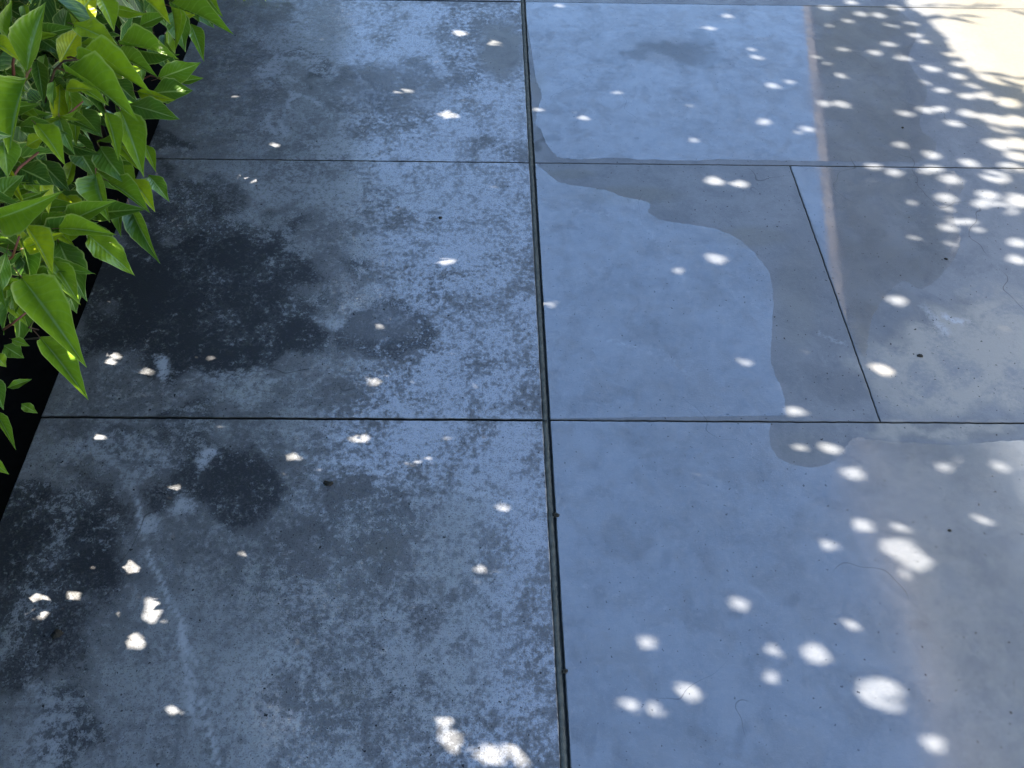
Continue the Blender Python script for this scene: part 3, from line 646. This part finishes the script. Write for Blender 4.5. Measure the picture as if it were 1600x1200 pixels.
uv.data.foreach_set('uv', LOWUV[li].astype(np.float32).ravel())
ca = me.color_attributes.new('leaf_colour', 'FLOAT_COLOR', 'POINT')
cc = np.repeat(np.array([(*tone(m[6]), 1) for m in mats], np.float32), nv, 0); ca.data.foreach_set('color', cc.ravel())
me.polygons.foreach_set('use_smooth', [True]*len(me.polygons)); me.materials.append(M['foliage'])
fo = link(bpy.data.objects.new('foliage', me), hedge); fo['kind'] = 'stuff'

# ------------------------------------------------------------------ house on the right, seen mirrored in the wet paving
HX = 2.72
house = empty('rendered_house', (HX, 1.0, 0))
def hpart(name, vf, mat, parent=None):
    v, f = vf; off = np.array([HX, 1.0, 0])
    return mesh_obj(name, [np.array(p)-off for p in v], f, M[mat], parent or house)
tag(house, 'pale rendered house wall mirrored in the wet paving on the right', 'house')
foot = [(HX, -3.5), (HX, 2.4), (4.1, 7.6), (9, 7.6), (9, -3.5)]
n = len(foot); v = [(x, y, -.3) for x, y in foot]+[(x, y, 2.62) for x, y in foot]
hpart('wall', (v, [(i, (i+1) % n, (i+1) % n+n, i+n) for i in range(n)]), 'render')
eave = [(2.20, -3.9), (2.20, 2.2), (3.15, 7.4)]
for pl, mt in (([(2.20, -3.9), (9.4, -3.9), (9.4, 2.2), (2.20, 2.2)], 'soffit'), ([(2.20, 2.2), (9.4, 2.2), (9.4, 8.0), (3.5, 8.0), (3.15, 7.4)], 'boards')):
    n = len(pl); v = [(x, y, 2.62) for x, y in pl]+[(x, y, 2.66) for x, y in pl]
    hpart('roof', (v, [tuple(range(n))[::-1], tuple(range(n, 2*n))]+[(i, (i+1) % n, (i+1) % n+n, i+n) for i in range(n)]), mt)
for (a, b) in zip(eave[:2], eave[1:3]):
    a, b = np.array(a), np.array(b); t_ = (b-a)/np.linalg.norm(b-a); nn = np.array([-t_[1], t_[0]])
    c = [a+nn*.003, b+nn*.003, b+nn*.028, a+nn*.028]
    v = [(*p, 2.56) for p in c]+[(*p, 2.72) for p in c]
    hpart('fascia', (v, [(3, 2, 1, 0), (4, 5, 6, 7)]+[(i, (i+1) % 4, (i+1) % 4+4, i+4) for i in range(4)]), 'fascia')
wd = np.array([4.1-HX, 5.2]); wl = np.linalg.norm(wd); wd /= wl; wn = np.array([-wd[1], wd[0]])
def wbox(s0, s1, d0, d1, z0, z1):
    c = [np.array([HX, 2.4])+wd*s+wn*d for s, d in ((s0, d0), (s1, d0), (s1, d1), (s0, d1))]
    v = [(*p, z0) for p in c]+[(*p, z1) for p in c]
    return v, [(3, 2, 1, 0), (4, 5, 6, 7)]+[(i, (i+1) % 4, (i+1) % 4+4, i+4) for i in range(4)]
hpart('cladding', wbox(.01, wl-.01, .001, .003, -.29, 2.61), 'cladding')
for s in (.35, 1.75, 3.15):
    w_ = hpart('window', wbox(s, s+1.25, .004, .03, .25, 2.25), 'frame')
    for z0, z1, a0, a1 in ((.32, 2.18, .07, .60), (.32, 2.18, .66, 1.18)):
        p_ = hpart('pane', wbox(s+a0, s+a1, .032, .036, z0, z1), 'pane', w_)

# ------------------------------------------------------------------ small litter
def crumb(x, y, r, label, seed, flat=.5):
    rr = random.Random(seed); g = gnd(x, y); v = []; f = []
    n, m = 7, 4
    for i in range(m+1):
        ph = math.pi*i/m
        for k in range(n):
            a = 2*math.pi*k/n; q = r*(1+rr.uniform(-.35, .35))
            v.append((g[0]+q*math.sin(ph)*math.cos(a)*1.3, g[1]+q*math.sin(ph)*math.sin(a), max(.0008, g[2]+r*flat*.8+q*flat*math.cos(ph))))
    for i in range(m):
        for k in range(n): a = i*n+k; b = i*n+(k+1) % n; f.append((a, a+n, b+n, b))
    o = mesh_obj('dirt_crumb', v, f, M['crumb'], None, True)
    return tag(o, label, 'dirt', 'dark crumbs lying on the paving')
crumb(515, 757, .006, 'dark dirt crumb alone on the near left slab below two pale flecks', 1)
crumb(509, 755, .004, 'smaller dark crumb touching the crumb on the near left slab', 2)
crumb(869, 805, .005, 'dark crumb beside the wide joint on the near right slab', 3)
crumb(883, 1050, .004, 'dark crumb lowest beside the wide joint near the bottom edge', 4)
crumb(688, 341, .004, 'tiny dark crumb on the middle left slab', 5)
crumb(1437, 556, .005, 'dark splinter on the middle right slab near the pale patch', 6, .3)
crumb(1478, 405, .0035, 'tiny dark crumb on the grey slab at the right edge', 7)
crumb(1410, 200, .0035, 'tiny dark crumb on the far right slab', 8)
crumb(90, 990, .008, 'brown earth crumb on the near left slab by the bed', 9)
crumb(1483, 829, .003, 'tiny dark crumb on the pale lower right corner', 10)

# low weeds growing past the far end of the left slabs
weed = empty('weed_tuft', gnd(412, 2)); tag(weed, 'small green weed tuft at the far joint beside the hedge', 'weed')
wr = random.Random(3); W0 = gnd(412, 2)
for k in range(26):
    bx, by = wr.uniform(-.09, .09), wr.uniform(-.004, .02); a = wr.uniform(0, 6.28); h_ = wr.uniform(.012, .030); l_ = wr.uniform(.010, .024); w_ = wr.uniform(.003, .006)
    dx, dy = math.cos(a), math.sin(a)
    v = [(bx, by, 0), (bx+dx*l_*.5-dy*w_, by+dy*l_*.5+dx*w_, h_*.7), (bx+dx*l_*.5+dy*w_, by+dy*l_*.5-dx*w_, h_*.7), (bx+dx*l_*.5, by+dy*l_*.5, h_*.62), (bx+dx*l_, by+dy*l_, h_)]
    o = mesh_obj('leaf', v, [(0, 3, 1), (0, 2, 3), (1, 3, 4), (3, 2, 4)], M['leaf'], weed); o.color = (*tone(wr.uniform(.1, .7)), 1)
